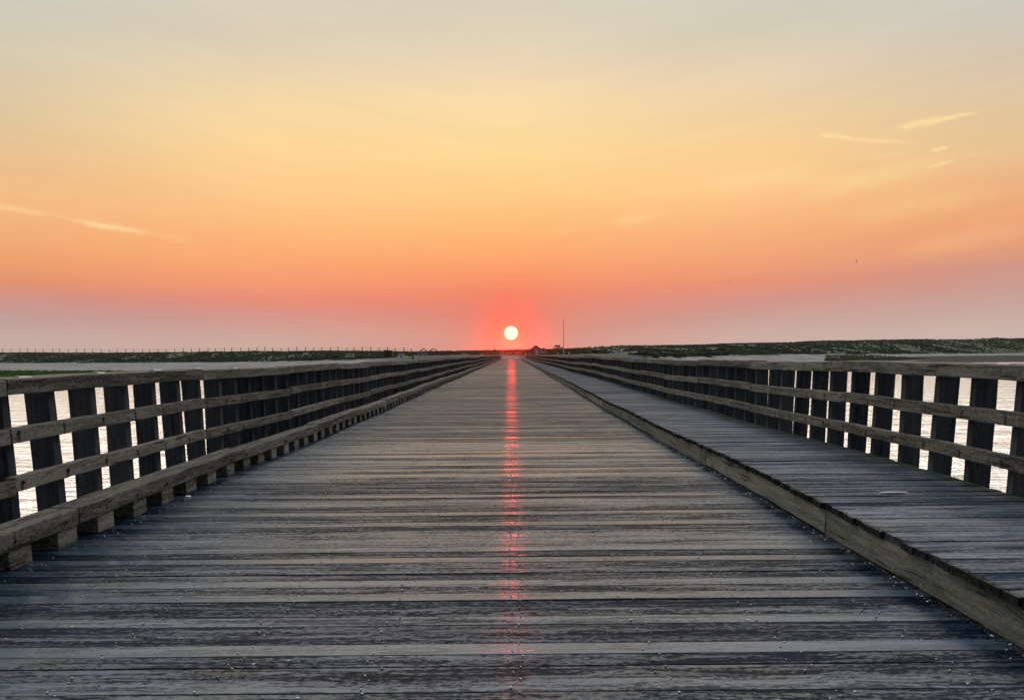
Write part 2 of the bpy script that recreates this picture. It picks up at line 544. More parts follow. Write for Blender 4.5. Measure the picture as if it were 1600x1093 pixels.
# small plates on the top rails, their sky glint put in as matte white
mb = MB()
mb.box(-0.03, 0.03, -0.10, 0.10, 0, 0.016); mb.box(-0.014, 0.014, 0.10, 0.15, 0, 0.012)
plm = mb.mesh('glint_plate', (M_shell,))
for u in (769, 648, 559, 494, 437):
    y = FH * 4.44 / u
    add('glint_plate', plm, rl, (-0.10, y, railz(0, y) + 1.424), (0, 0, random.uniform(-.1, .1)))
y = FH * 4.75 / 777
add('glint_plate', plm, rr_, (0.10, y, railz(1, y) + 1.454), (0, 0, 0.05))

# low kerb rail on spacer blocks, left side of the roadway
guard = empty('kerb_rail', (-3.81, 0, 0), 'low timber kerb rail raised on spacer blocks along the left of the roadway', 'kerb rail')
gm = [rough_beam('kerb_timber', 0.27, BL - 0.012, 0.145, 'Y', (M_rail,), 300 + i, 0.012, 22, 0.008, 0.004) for i in range(5)]
for k in range(NB):
    y = L0 + (k + 0.5) * BL
    add('kerb_timber', gm[k % 5], guard, (-0.135 + random.gauss(0, .004), y, deckz(y) + 0.155 + 0.0745), (slope(deckz, y), random.gauss(0, .012), random.gauss(0, .0012)))
sm_ = [rough_beam('spacer_block', 0.25, 0.325, 0.15, 'Y', (M_rail,), 330 + i, 0.008, 4, 0.002, 0.003) for i in range(4)]
b2 = MB(); b2.cyl((0, 0, 0), (0.014, 0, 0), 0.02, 0.016, 8)
bolt2 = b2.mesh('bolt', (M_iron,))
rest = MB()
for k in range(-5, 450):
    y = 6.72 + 0.741 * k
    if y > L1 - 1 or y < 2.5: continue
    z = deckz(y)
    if k < 94:
        s = add('spacer_block', random.choice(sm_), guard, (-0.137 + random.gauss(0, .005), y + random.gauss(0, .008), z + 0.0775), (slope(deckz, y), 0, random.gauss(0, .01)))
        if k < 40:
            add('bolt', bolt2, s, (0.1365, random.uniform(-.1, .02), 0.145))
    else:
        rest.box(-0.262, -0.012, y - 0.16, y + 0.16, z + 0.002, z + 0.152)
tag(add('far_spacer_block', rest.mesh('far_spacer_block', (M_rail,)), guard), kind='stuff')

# ------------------------------------------------------------------ litter on the deck
def flake(mb, x, y, z, r, rr=random):
    n = rr.randint(5, 7)
    b = len(mb.V)
    h = r * rr.uniform(.25, .6); a0 = rr.uniform(0, 6)
    for k in range(n):
        a = a0 + 2 * PI * k / n
        q = r * rr.uniform(.6, 1.15)
        mb.V.append((x + q * math.cos(a), y + 0.7 * q * math.sin(a), z))
    mb.V.append((x + rr.uniform(-.3, .3) * r, y + rr.uniform(-.3, .3) * r, z + h))
    for k in range(n):
        mb.F.append((b + k, b + (k + 1) % n, b + n)); mb.I.append(0)
mb = MB()
for i in range(100):
    y = 4.0 + random.random() ** 1.6 * 24
    x = random.uniform(-3.6, 2.65)
    flake(mb, x, y, deckz(y) + 0.002, random.uniform(.004, .011) * (1 + y * 0.02))
for i in range(260):
    y = 4.0 + random.random() ** 1.5 * 26
    x = 2.72 - abs(random.gauss(0, 0.05))
    flake(mb, x, y, deckz(y) + 0.004, random.uniform(.004, .013))
tag(add('shell_fragments', mb.mesh('shell_fragments', (M_shell,))), 'small white broken shell pieces scattered over the roadway planks', 'shells', kind='stuff')
mb = MB()
for i in range(3800):
    y = 4.0 + random.random() ** 1.5 * 40
    x = 2.735 - abs(random.gauss(0, 0.045)) * (0.5 + 0.8 * abs(mnoise.noise((y * 0.6, 0, 0))) * 2)
    flake(mb, x, y, deckz(y) + 0.001, random.uniform(.006, .018))
tag(add('grit', mb.mesh('grit', (M_dirt,))), 'dark grit and debris gathered along the foot of the right kerb', 'grit', kind='stuff')
# ragged moss tufts on the walkway plank ends
M_moss = flat_mat('moss', (0.022, 0.026, 0.016), 0.95, 0.5, 30)
mb = MB()
for i in range(9000):
    y = 3.5 + random.random() ** 1.3 * 36
    if mnoise.noise((y * 0.9, 3, 0)) < -0.25: continue
    x = 2.722 + random.gauss(0, 0.012)
    z = deckz(y) + WALKZ + random.uniform(-.045, .004)
    h = random.uniform(.004, .013); w = random.uniform(.003, .009)
    b = len(mb.V); a = random.uniform(0, PI)
    dx, dy = w * math.cos(a), w * math.sin(a)
    lx = -random.uniform(0, .014)
    mb.V += [(x - dx, y - dy, z - .01), (x + dx, y + dy, z - .01), (x + lx, y + random.gauss(0, .006), z + h)]
    mb.F.append((b, b + 1, b + 2)); mb.I.append(0)
tag(add('moss', me_from('moss', mb.V, mb.F, (M_moss,))), 'dark moss tufts along the walkway plank ends above the kerb', 'moss', kind='stuff')

# one shell by the kerb rail, one feather on the walkway
def shell_mesh():
    bm = bmesh.new()
    bmesh.ops.create_icosphere(bm, subdivisions=3, radius=1)
    for v in bm.verts:
        a = math.atan2(v.co.y, v.co.x)
        rib = 1 + 0.05 * math.cos(a * 14)
        v.co.x *= 0.036 * rib * (1.15 if v.co.x > 0 else 0.85); v.co.y *= 0.03 * rib
        v.co.z = max(v.co.z, -0.1) * 0.017
    me = bpy.data.meshes.new('seashell'); bm.to_mesh(me); bm.free()
    me.materials.append(M_shell)
    for p in me.polygons: p.use_smooth = True
    return me
p = Vector((-3.74, 10.05, 0))
tag(add('seashell', shell_mesh(), None, (p.x, p.y, deckz(p.y) + 0.004), (0, 0, 0.5)), 'single white seashell lying under the left kerb rail', 'shell')
def feather_mesh():
    V, F = [], []
    n = 14
    for i in range(n + 1):
        t = i / n
        x = (t - 0.5) * 0.27
        w = 0.036 * (math.sin(PI * min(1, t * 1.05)) ** 0.6) * (0.35 if t > 0.86 else 1) + 0.0015
        zc = 0.004 * math.sin(PI * t) + 0.006
        yc = 0.035 * t * t
        V += [(x, yc - w, zc - 0.004), (x, yc, zc + 0.004), (x, yc + w * 0.7, zc - 0.003), (x, yc, zc - 0.004)]
    for i in range(n):
        for j in range(4):
            a, b = i * 4 + j, i * 4 + (j + 1) % 4
            F.append((a, b, b + 4, a + 4))
    F += [(0, 1, 2, 3), (4 * n + 3, 4 * n + 2, 4 * n + 1, 4 * n)]
    return me_from('feather', V, F, (M_shell,), True)
fp = at(1397, 775, 8.15)
tag(add('feather', feather_mesh(), None, (fp.x, fp.y, deckz(fp.y) + WALKZ + 0.004), (0, 0, -0.12)), 'pale gull feather lying on the raised walkway planks', 'feather')

# ------------------------------------------------------------------ terrain
WZ = -3.0
#        px     Zs    yf     Zf    yr     Zr
KEYS = [(-1700, 215, 583.0, 980, 570.0, 1120), (-500, 215, 571.5, 800, 556.0, 930),
        (0, 218, 567.0, 700, 551.4, 820), (200, 222, 566.8, 600, 551.8, 720), (300, 226, 566, 560, 550.6, 680),
        (400, 234, 565.0, 520, 549.6, 640), (470, 250, 564, 480, 549.4, 600),
        (540, 275, 562.0, 430, 549.0, 560), (640, 312, 557.8, 372, 550.6, 520), (700, 318, 556.0, 352, 549.6, 500),
        (770, 322, 555.4, 343, 548.4, 470), (800, 322, 555.6, 343, 548.0, 460), (840, 322, 555.2, 343, 547.6, 460),
        (880, 322, 554.8, 345, 546.6, 480), (905, 322, 554.5, 350, 544.8, 490),
        (930, 324, 554.2, 355, 542.2, 510), (965, 326, 554.2, 362, 540.9, 540), (1010, 330, 556.0, 380, 540.8, 570),
        (1060, 338, 557.5, 410, 540.3, 610), (1120, 344, 556, 450, 537.9, 650), (1200, 348, 554.0, 520, 536.4, 700),
        (1300, 350, 553.2, 590, 532.9, 750), (1400, 352, 553.0, 650, 531.4, 800), (1450, 352, 552.6, 680, 530.7, 820),
        (1490, 352, 552.2, 700, 531.2, 840), (1550, 354, 551.8, 730, 528.4, 870), (1575, 354, 551.6, 740, 529.6, 880),
        (1610, 355, 551.2, 750, 528.4, 900), (1900, 360, 549.5, 800, 526.5, 950), (3300, 370, 538, 950, 515, 1150)]
K = np.array(KEYS, float)
def tkey(px):
    Zs, yf, Zf, yr, Zr = [np.interp(px, K[:, 0], K[:, i]) for i in range(1, 6)]
    h = yh(px)
    zf = EYE - (yf - h) * Zf / FH
    zr = EYE - (yr - h) * Zr / FH
    return Zs, Zf, zf, Zr, zr
def terrain_z(px, Z, detail=True):
    Zs, Zf, zf, Zr, zr = tkey(px)
    X = (px - VP[0]) / FH * Z
    n = mnoise.fractal((X * 0.02, Z * 0.02, 0), 1.0, 2.0, 4)
    if Z < Zs:
        return max(WZ - 1.5, WZ - 0.05 - (Zs - Z) * 0.06)
    if Z < Zf:
        t = (Z - Zs) / (Zf - Zs)
        base = WZ + 0.06 + (zf - WZ - 0.06) * t ** 3
        return base + n * 0.10 * t
    if Z <= Zr:
        t = (Z - Zf) / (Zr - Zf)
        s = (0.55 * t + 0.45 * sstep(t))
        if 600 < px < 1010:
            w = min(1, (px - 600) / 60) * min(1, (1010 - px) / 60)
            s = s * (1 - w) + w * max(0, (t - 0.35) / 0.65) ** 1.3
        b = zf + (zr - zf) * s
        return b + n * (1.1 * math.sin(PI * t) ** 0.7 if t < 1 else 0) * min(1.0, (zr - zf) / 6)
    t = min(1, (Z - Zr) / 350)
    return zr + (WZ - 1.0 - zr) * sstep(t)
def ground_at(px, Z):
    return Vector(((px - VP[0]) / FH * Z, Z, terrain_z(px, Z)))
def px_of(X, Z): return VP[0] + X * FH / Z

pxs = list(np.arange(-1700, -150, 50.0)) + list(np.arange(-150, 1760, 3.0)) + list(np.arange(1760, 3301, 50.0))
V, F, VEG, MUD = [], [], [], []
NRW = 64
for c, px in enumerate(pxs):
    Zs, Zf, zf, Zr, zr = tkey(px)
    Zl = [Zs - 30, Zs - 6] + list(np.linspace(Zs, Zf, 20)) + list(np.linspace(Zf, Zr, 34)[1:]) + list(Zr + np.array([6, 20, 50, 100, 160, 240, 350, 500, 900]))
    for Z in Zl:
        X = (px - VP[0]) / FH * Z
        V.append((X, Z, terrain_z(px, Z)))
        nz = mnoise.fractal((X * 0.05, Z * 0.03, 5), 1.0, 2.0, 4)
        t = (Z - Zf) / 22.0
        veg = max(0.0, min(1.0, 0.5 + t + nz * 0.9))
        if 615 < px < 1000 and Z < Zf + 0.4 * (Zr - Zf): veg = max(0, min(1, 0.42 + nz)) if abs(px - 800) > 55 else 1.0
        VEG.append(veg)
        m = 0.0
        if px > 1360:
            m = max(0, min(1, (px - 1400 + nz * 30) / 40)) * (1 if Z < 0.88 * Zf + nz * 12 else 0)
        if 560 < px < 1060: m = max(m, 0.62 * min(1, (px - 560) / 60, (1060 - px) / 60))
        MUD.append(m)
nr = len(Zl)
for c in range(len(pxs) - 1):
    for r in range(nr - 1):
        a = c * nr + r
        F.append((a, a + nr, a + nr + 1, a + 1))
me = me_from('dunes', V, F, (), True)
for nm, D in (('veg', VEG), ('mud', MUD)):
    at_ = me.attributes.new(nm, 'FLOAT', 'POINT'); at_.data.foreach_set('value', D)
m, nt, b = new_mat('dune_ground')
tc = nt.node('ShaderNodeTexCoord')
oc = tc.outputs['Object']
n1 = nt.noise(nt.mapping(oc, (0.08, 0.03, 0.3)), 1.0, 6, 0.6)
n2 = nt.noise(nt.mapping(oc, (0.35, 0.15, 1)), 1.0, 4, 0.6)
sand = nt.mix(nt.mapr(n1, 0.35, 0.65), (0.125, 0.13, 0.15), (0.25, 0.25, 0.255))
veg = nt.mix(nt.mapr(n2, 0.35, 0.65), (0.026, 0.056, 0.038), (0.075, 0.115, 0.06))
veg = nt.mix(nt.mapr(n1, 0.5, 0.65, 0, 0.7), veg, (0.12, 0.125, 0.065))
mudc = nt.mix(nt.mapr(n2, 0.35, 0.65), (0.014, 0.019, 0.023), (0.030, 0.036, 0.040))
c1 = nt.mix(nt.node('ShaderNodeAttribute', attribute_name='mud').outputs['Fac'], sand, mudc)
va = nt.node('ShaderNodeAttribute', attribute_name='veg').outputs['Fac']
c2 = nt.mix(nt.mapr(nt.math('ADD', va, nt.math('MULTIPLY', nt.math('SUBTRACT', n2, 0.5), 0.6)), 0.4, 0.6, 0, 1, True), c1, veg)
nt.l.new(c2, b.inputs['Base Color'])
b.inputs['Roughness'].default_value = 0.95
b.inputs['Specular IOR Level'].default_value = 0.1
me.materials.append(m)
tag(add('dunes', me), kind='structure')

# water
m, nt, b = new_mat('sea_water')
tc = nt.node('ShaderNodeTexCoord')
oc = tc.outputs['Object']
w1 = nt.noise(nt.mapping(oc, (0.9, 1.5, 1)), 1.0, 5, 0.6)
w2 = nt.noise(nt.mapping(oc, (0.16, 0.3, 1)), 1.0, 3, 0.5)
w3 = nt.noise(nt.mapping(oc, (4.5, 7.0, 1)), 1.0, 3, 0.6)
hh = nt.math('ADD', nt.math('MULTIPLY', w1, 0.55), nt.math('ADD', nt.math('MULTIPLY', w2, 1.2), nt.math('MULTIPLY', w3, 0.12)))
b.inputs['Base Color'].default_value = (0.96, 0.96, 0.96, 1)
b.inputs['Metallic'].default_value = 1.0
b.inputs['Roughness'].default_value = 0.05
b.inputs['IOR'].default_value = 1.33
b.inputs['Specular IOR Level'].default_value = 1.0
bump(nt, b, hh, 0.9, 0.4)
M_water = m
ws = 4000
wm = me_from('sea', [(-ws, -800, WZ), (ws, -800, WZ), (ws, ws, WZ), (-ws, ws, WZ)], [(0, 1, 2, 3)], (m,))
tag(add('sea', wm), kind='structure')

# road continuing past the bridge end
mb = MB()
ys = np.linspace(L0 + NB * BL + 0.02, 349, 8)
for i, y in enumerate(ys):
    z = max(deckz(min(y, 339)) - 0.0, terrain_z(VP[0], y) + 0.12) if y > 350 else deckz(y) + 0.0
    sp = 1 + max(0, (y - 345)) * 0.004
    for x in (-3.9 * sp, 3.9 * sp):
        mb.V.append((x, y, z)); 
    for x in (-3.9 * sp, 3.9 * sp):
        mb.V.append((x, y, z - 3.5))
for i in range(len(ys) - 1):
    a = i * 4
    mb.F += [(a, a + 1, a + 5, a + 4), (a, a + 4, a + 6, a + 2), (a + 1, a + 3, a + 7, a + 5)]; mb.I += [0, 0, 0]
M_road = flat_mat('sand_road', (0.17, 0.15, 0.135), 0.9, 0.25, 0.4)
tag(add('road', mb.mesh('road', (M_road,))), kind='structure')

# ------------------------------------------------------------------ dune vegetation
def leaf_mat(name, c0, c1, sc=0.2):
    m, nt, b = new_mat(name)
    tc = nt.node('ShaderNodeTexCoord')
    isl = nt.node('ShaderNodeNewGeometry').outputs['Random Per Island']
    ob = nt.node('ShaderNodeObjectInfo').outputs['Random']
    n = nt.noise(nt.mapping(tc.outputs['Object'], (sc, sc * 0.4, sc)), 1.0, 4, 0.6)
    f = nt.math('ADD', nt.math('MULTIPLY', isl, 0.4), nt.mapr(n, 0.35, 0.65, 0, 0.6))
    nt.l.new(nt.mix(f, c0, c1), b.inputs['Base Color'])
    b.inputs['Roughness'].default_value = 0.85
    b.inputs['Specular IOR Level'].default_value = 0.15
    return m
M_grass = leaf_mat('dune_grass_blades', (0.045, 0.088, 0.060), (0.12, 0.175, 0.10), 0.06)
M_shrub = leaf_mat('shrub_leaves', (0.016, 0.032, 0.018), (0.055, 0.075, 0.035), 0.8)
M_sedge = leaf_mat('sedge_blades', (0.10, 0.12, 0.07), (0.17, 0.18, 0.10), 0.1)
M_marsh = leaf_mat('marsh_blades', (0.07, 0.15, 0.03), (0.14, 0.25, 0.055), 0.1)

def tuft(V, F, x, y, z, h, w, r):
    a0 = r.random() * 6.28
    for k in range(3):
        a = a0 + k * 2.09 + r.uniform(-.4, .4)
        dx, dy = math.cos(a) * w, math.sin(a) * w
        b = len(V)
        lx, ly = r.uniform(-.5, .5) * h, r.uniform(-.3, .3) * h
        V += [(x - dx, y - dy, z - 0.15), (x + dx, y + dy, z - 0.15), (x + dx * .5 + lx, y + dy * .5 + ly, z + h * r.uniform(.7, 1.1)), (x - dx * .6 + lx * .6, y - dy * .6 + ly, z + h * r.uniform(.5, 1))]
        F.append((b, b + 1, b + 2, b + 3))
r = random.Random(3)
V, F = [], []
cnt = 0
while cnt < 26000:
    px = r.uniform(-150, 1750)
    Zs, Zf, zf, Zr, zr = tkey(px)
    t = r.random()
    Z = Zf + 4 + (Zr - Zf + 8) * t
    if 620 < px < 1000 and t < 0.42: continue
    X = (px - VP[0]) / FH * Z
    den = mnoise.fractal((X * 0.03, Z * 0.018, 7), 1.0, 2.0, 3)
    if den < -0.15 and r.random() < 0.8: continue
    z = terrain_z(px, min(Z, Zr))
    h = r.uniform(0.35, 0.8) * (1 + 0.5 * max(0, den))
    tuft(V, F, X, Z, z, h, r.uniform(.5, 1.3), r)
    cnt += 1
tag(add('dune_grass', me_from('dune_grass', V, F, (M_grass,))), 'low green beach grass and scrub covering the far dunes', 'dune grass', kind='stuff')
# marsh grass: a bright tongue on the left flats, a darker strip on the right
def marsh(name, pts, n, hmax, label):
    V, F = [], []
    (pa, ya, pb, yb) = pts
    k = 0
    while k < n:
        px = r.uniform(pa, pb); py = r.uniform(ya, yb)
        f = (px - pa) / (pb - pa)
        # taper to a tip
        lo, hi = pts_fn(name, f)
        if py < lo or py > hi: continue
        v = py - yh(px)
        Z = (EYE - WZ) * FH / v
        X = (px - VP[0]) / FH * Z
        tuft(V, F, X, Z, max(WZ, terrain_z(px, Z)), r.uniform(.25, hmax), r.uniform(.4, .9), r)
        k += 1
    return tag(add(name, me_from(name, V, F, (M_marsh if name == 'marsh_grass' else M_sedge,))), label, 'marsh grass', kind='stuff')
def pts_fn(name, f):
    if name == 'marsh_grass':
        return 579.6 + 1.6 * f, 591.5 - 9.5 * max(0, (f - 0.55) / 0.45) ** 1.5
    lo = 561.2 - 1.6 * math.sin(PI * f)
    return lo, lo + (564.6 - lo) * min(1, (1 - f) * 2.2) ** 0.8
marsh('marsh_grass', (-220, 578, 215, 592), 6500, 0.7, 'bright green marsh grass tongue on the flats at far left')
marsh('marsh_sedge', (1290, 558, 1450, 565), 1800, 0.6, 'dull green marsh strip on the flats beyond the right railing')

# shrubs
def shrub_mesh(seed, nl=260):
    r = random.Random(seed)
    V, F = [], []
    lobes = [(r.uniform(-.9, .9), r.uniform(-.7, .7), r.uniform(.25, .75), r.uniform(.35, .65)) for _ in range(6)]
    for i in range(nl):
        lx, ly, lz, lr = r.choice(lobes)
        d = Vector((r.gauss(0, 1), r.gauss(0, 1), r.gauss(0, 1))).normalized() * lr * r.uniform(.55, 1.05)
        c = Vector((lx, ly, max(0.02, lz))) + d
        c.z = max(0.0, c.z * 0.9)
        s = r.uniform(.07, .17)
        u = Vector((r.gauss(0, 1), r.gauss(0, 1), r.gauss(0, 1))).normalized()
        w = u.orthogonal().normalized()
        b = len(V)
        V += [tuple(c - u * s - w * s * .6), tuple(c + u * s - w * s * .5), tuple(c + u * s * .8 + w * s * .7), tuple(c - u * s * .7 + w * s * .6)]
        F.append((b, b + 1, b + 2, b + 3))
    return me_from('shrub', V, F, (M_shrub,))
SH = [shrub_mesh(50 + i) for i in range(5)]
def shrub(px, Z, s, label, group, dz=0.0):
    g = ground_at(px, Z)
    o = add('shrub', r.choice(SH), None, (g.x, g.y, g.z - 0.1 + dz), (0, 0, r.uniform(0, 6)), (s * r.uniform(1.2, 1.9), s * r.uniform(.9, 1.4), s * r.uniform(.75, 1.05)))
    return tag(o, label, 'shrub', group)
def at_t(px, t):
    Zs, Zf, zf, Zr, zr = tkey(px); return Zf + (Zr - Zf) * t
for i in range(26):
    px = 996 + i * 5.6 + r.uniform(-3, 3)
    shrub(px, at_t(px, r.uniform(-.02, .08)), r.uniform(1.3, 2.1), 'dark shrub in the thicket at the foot of the right dune', 'shrubs at the foot of the right dune')
for px in (75, 92, 100, 320, 345, 352, 360, 385, 395, 404, 425, 232, 20, 33, 150, 210, 265, 285):
    shrub(px, at_t(px, r.uniform(.86, 1.0)), r.uniform(.8, 1.3), 'dark shrub on the crest of the left dune under the fence line', 'shrubs on the left dune crest')
for px in (8, 36, 80, 125, 190, 330, 400, 430, 470, 486, 500, 512, 524, 560, 570, 580, 592, 640):
    shrub(px, at_t(px, r.uniform(.02, .3)), r.uniform(.9, 1.6), 'dark shrub low on the left dune above the sand', 'shrubs low on the left dune')
for px in (1442, 1447, 1450, 1455, 1468, 1490, 1493, 1502, 1556, 1564, 1380, 1362, 1420):
    shrub(px, at_t(px, r.uniform(.9, 1.0)), r.uniform(.9, 1.6), 'dark shrub on the crest of the right dune', 'shrubs on the right dune crest')
for px in (1180, 1215, 1240, 1262, 1330, 1392, 1460, 1520, 1565, 1580, 1410, 1085, 1105, 1126):
    shrub(px, at_t(px, r.uniform(.35, .75)), r.uniform(1.0, 1.9), 'dark shrub halfway up the right dune', 'shrubs halfway up the right dune')
for px in (702, 712, 728, 741, 752, 763, 775, 783, 791, 801, 812, 822, 858, 866, 874):
    shrub(px, at_t(px, r.uniform(.75, .98)), r.uniform(.6, 1.0), 'low shrub on the ridge behind the end of the bridge', 'shrubs behind the bridge end')
shrub(871, at_t(871, 1.0), 1.5, 'dark shrub standing above the ridge left of the tall pole', None, 0.3)

# ------------------------------------------------------------------ dune fence
M_fpost = flat_mat('fence_wood', (0.035, 0.03, 0.026), 0.85, 0.3, 5)
M_wire = flat_mat('fence_wire', (0.10, 0.09, 0.085), 0.5, 0.1, 5)
g0 = ground_at(320, tkey(320)[3])
fence = empty('wire_fence', tuple(g0), 'thin wire fence of spaced wooden posts along the left dune crest', 'fence')
mb = MB(); mb.cyl((0, 0, -0.5), (0, 0, 2.3), 0.25, 0.22, 8); mb.cyl((0, 0, 2.3), (0, 0, 2.36), 0.22, 0.1, 8)
fpm = mb.mesh('fence_post', (M_fpost,))
tops = []
for i in range(51):
    px = 6 + i * 12.75 + r.uniform(-1.2, 1.2)
    Zr = tkey(px)[3]
    g = ground_at(px, Zr - 2)
    hs = r.uniform(1.35, 1.75) * Zr / 720
    add('fence_post', fpm, fence, tuple(g - g0), (r.gauss(0, .03), r.gauss(0, .03), 0), (1, 1, hs))
    tops.append(g - g0 + Vector((0, 0, 2.1 * hs)))
mb = MB()
for a, c in zip(tops, tops[1:]):
    for dz in (0, -0.8):
        mid = (a + c) / 2 + Vector((0, 0, dz - 0.12))
        mb.cyl(a + Vector((0, 0, dz)), mid, .03, .03, 4); mb.cyl(mid, c + Vector((0, 0, dz)), .03, .03, 4)
add('fence_wire', mb.mesh('fence_wire', (M_wire,)), fence)

# ------------------------------------------------------------------ vehicles
M_glass = flat_mat('car_glass', (0.01, 0.012, 0.015), 0.1, 0.1, 2)
M_tyre = flat_mat('tyre_rubber', (0.015, 0.015, 0.015), 0.9, 0.1, 5)
M_rim = flat_mat('wheel_rim', (0.4, 0.4, 0.4), 0.35, 0.1, 5, 0.6)
M_white = flat_mat('white_paint', (0.80, 0.80, 0.78), 0.3, 0.03, 1)
M_black = flat_mat('dark_paint', (0.012, 0.012, 0.016), 0.25, 0.05, 1)
M_grey = flat_mat('pale_grey_paint', (0.45, 0.47, 0.50), 0.5, 0.1, 1)
M_light = flat_mat('lamp_glass', (0.8, 0.8, 0.78), 0.15, 0.02, 3)

SUV = [(-2.3, .35), (-2.35, .8), (-2.25, 1.0), (-2.0, 1.72), (-1.7, 1.8), (.35, 1.8), (.7, 1.72), (1.3, 1.12), (2.2, .98), (2.35, .8), (2.35, .4), (1.9, .3), (-1.9, .3)]
SED = [(-2.35, .35), (-2.4, .85), (-2.2, 1.0), (-1.55, 1.05), (-.95, 1.45), (-.4, 1.52), (.3, 1.48), (1.0, 1.02), (2.0, .9), (2.3, .75), (2.32, .4), (1.9, .25), (-1.9, .25)]
VAN = [(-2.6, .4), (-2.62, 2.05), (-2.45, 2.2), (1.3, 2.2), (1.75, 2.0), (2.3, 1.25), (2.75, 1.1), (2.8, .5), (2.4, .32), (-2.4, .32)]
def car(px, Z, prof, win, paint, rz, label, cat, name, base_dz=0.0, s=1.0):
    g = ground_at(px, Z)
    t = empty(name, (g.x, g.y, g.z + base_dz), label, cat)
    t.rotation_euler = (0, 0, rz); t.scale = (s, s, s)
    hw = 0.92
    bm = bmesh.new()
    vs = {}
    for sd in (-1, 1):
        ring = []
        for (x, z) in prof:
            k = hw * (1 - 0.13 * max(0, (z - 1.0)) / 0.8)
            ring.append(bm.verts.new((x, sd * k, z)))
        vs[sd] = ring
        bm.faces.new(ring if sd < 0 else ring[::-1])
    n = len(prof)
    for i in range(n):
        j = (i + 1) % n
        bm.faces.new((vs[-1][i], vs[1][i], vs[1][j], vs[-1][j]))
    bmesh.ops.recalc_face_normals(bm, faces=bm.faces)
    me = bpy.data.meshes.new('body'); bm.to_mesh(me); bm.free(); me.materials.append(paint)
    body = add('body', me, t)
    bv = body.modifiers.new('bev', 'BEVEL'); bv.width = 0.06; bv.segments = 2
    for sd in (-1, 1):
        for poly in win:
            mb = MB()
            b = 0
            for o in (0.012, 0.03):
                for (x, z) in poly:
                    k = hw * (1 - 0.13 * max(0, (z - 1.0)) / 0.8)
                    mb.V.append((x, sd * (k + o), z))
            q = len(poly)
            mb.F += [tuple(range(q)), tuple(range(2 * q - 1, q - 1, -1))] + [(i, (i + 1) % q, q + (i + 1) % q, q + i) for i in range(q)]
            mb.I += [0] * (q + 2)
            add('side_window', mb.mesh('side_window', (M_glass,)), t)
    mb = MB(); mb.cyl((0, -.11, 0), (0, .11, 0), .34, .34, 14)
    tm = mb.mesh('tyre', (M_tyre,))
    mb = MB(); mb.cyl((0, -.125, 0), (0, .125, 0), .2, .2, 10)
    rm = mb.mesh('rim', (M_rim,))
    for x in (-1.45, 1.45):
        for sd in (-1, 1):
            w = add('wheel', tm, t, (x, sd * 0.86, 0.34))
            add('rim', rm, w)
    mb = MB(); mb.box(-.06, .06, -.16, .16, -.09, .09)
    lm = mb.mesh('headlight', (M_light,))
    fx = max(p[0] for p in prof) - 0.03
    for sd in (-1, 1):
        add('headlight', lm, t, (fx, sd * 0.68, 0.72))
    return t
WIN_S = [[(-1.85, 1.08), (-1.62, 1.66), (-.75, 1.68), (-.75, 1.08)], [(-.65, 1.08), (-.65, 1.68), (.3, 1.68), (.98, 1.08)]]
WIN_D = [[(-1.4, 1.02), (-.9, 1.38), (-.4, 1.42), (-.4, 1.0)], [(-.3, 1.0), (-.3, 1.42), (.25, 1.38), (.82, 1.0)]]
WIN_V = [[(-2.3, 1.3), (-2.3, 1.95), (-.3, 1.95), (-.3, 1.3)], [(-.15, 1.3), (-.15, 1.95), (1.3, 1.95), (1.95, 1.3)]]
car(546.5, 452, VAN, WIN_V, M_white, PI, 'white van with dark windows parked among the green scrub far left', 'van', 'parked_van', 0.6, 0.8)
car(928, 374, SED, WIN_D, M_black, PI * 0.98, 'dark car with bright lamps parked right of the tall pole', 'car', 'parked_car', 0.35, 1.1)
car(964, 385, SUV, WIN_S, M_white, PI * 0.93, 'white estate car with dark windows parked right of the dark car', 'car', 'parked_car', 0.45, 0.9)
car(660, 384, VAN, WIN_V, M_grey, PI * 0.03, 'pale grey van parked beside the two canopies', 'van', 'parked_van', 0.0, 0.8)
car(725, 372, SUV, WIN_S, M_white, 0.05, 'small white car parked left of the sun beyond the left railing', 'car', 'parked_car', 0.2, 0.5)

# trailer, shed, canopies, hut, kiosk, signs, poles
M_dwood = flat_mat('dark_timber', (0.035, 0.028, 0.026), 0.85, 0.3, 2)
M_roof = flat_mat('red_roof', (0.07, 0.025, 0.022), 0.8, 0.25, 3)
M_hwall = flat_mat('grey_boards', (0.20, 0.20, 0.22), 0.8, 0.2, 3)
M_sign = flat_mat('sign_white', (0.70, 0.70, 0.72), 0.6, 0.05, 3)
M_lilac = flat_mat('sign_lilac', (0.50, 0.50, 0.60), 0.6, 0.08, 3)
M_pole = flat_mat('pole_metal', (0.05, 0.04, 0.04), 0.6, 0.1, 3)

g = ground_at(627, 395)
t = empty('utility_trailer', tuple(g), 'small pale grey box trailer left of the grey van', 'trailer')
mb = MB(); mb.box(-.95, .95, -.7, .7, .45, 1.55); add('box_body', mb.mesh('box_body', (M_grey,)), t)
mb = MB(); mb.box(.96, 1.9, -.05, .05, .45, .53); add('drawbar', mb.mesh('drawbar', (M_iron,)), t)
mb = MB(); mb.cyl((0, -.08, 0), (0, .08, 0), .3, .3, 12); wm_ = mb.mesh('wheel', (M_tyre,))
for sd in (-1, 1): add('wheel', wm_, t, (0, sd * .8, .3))

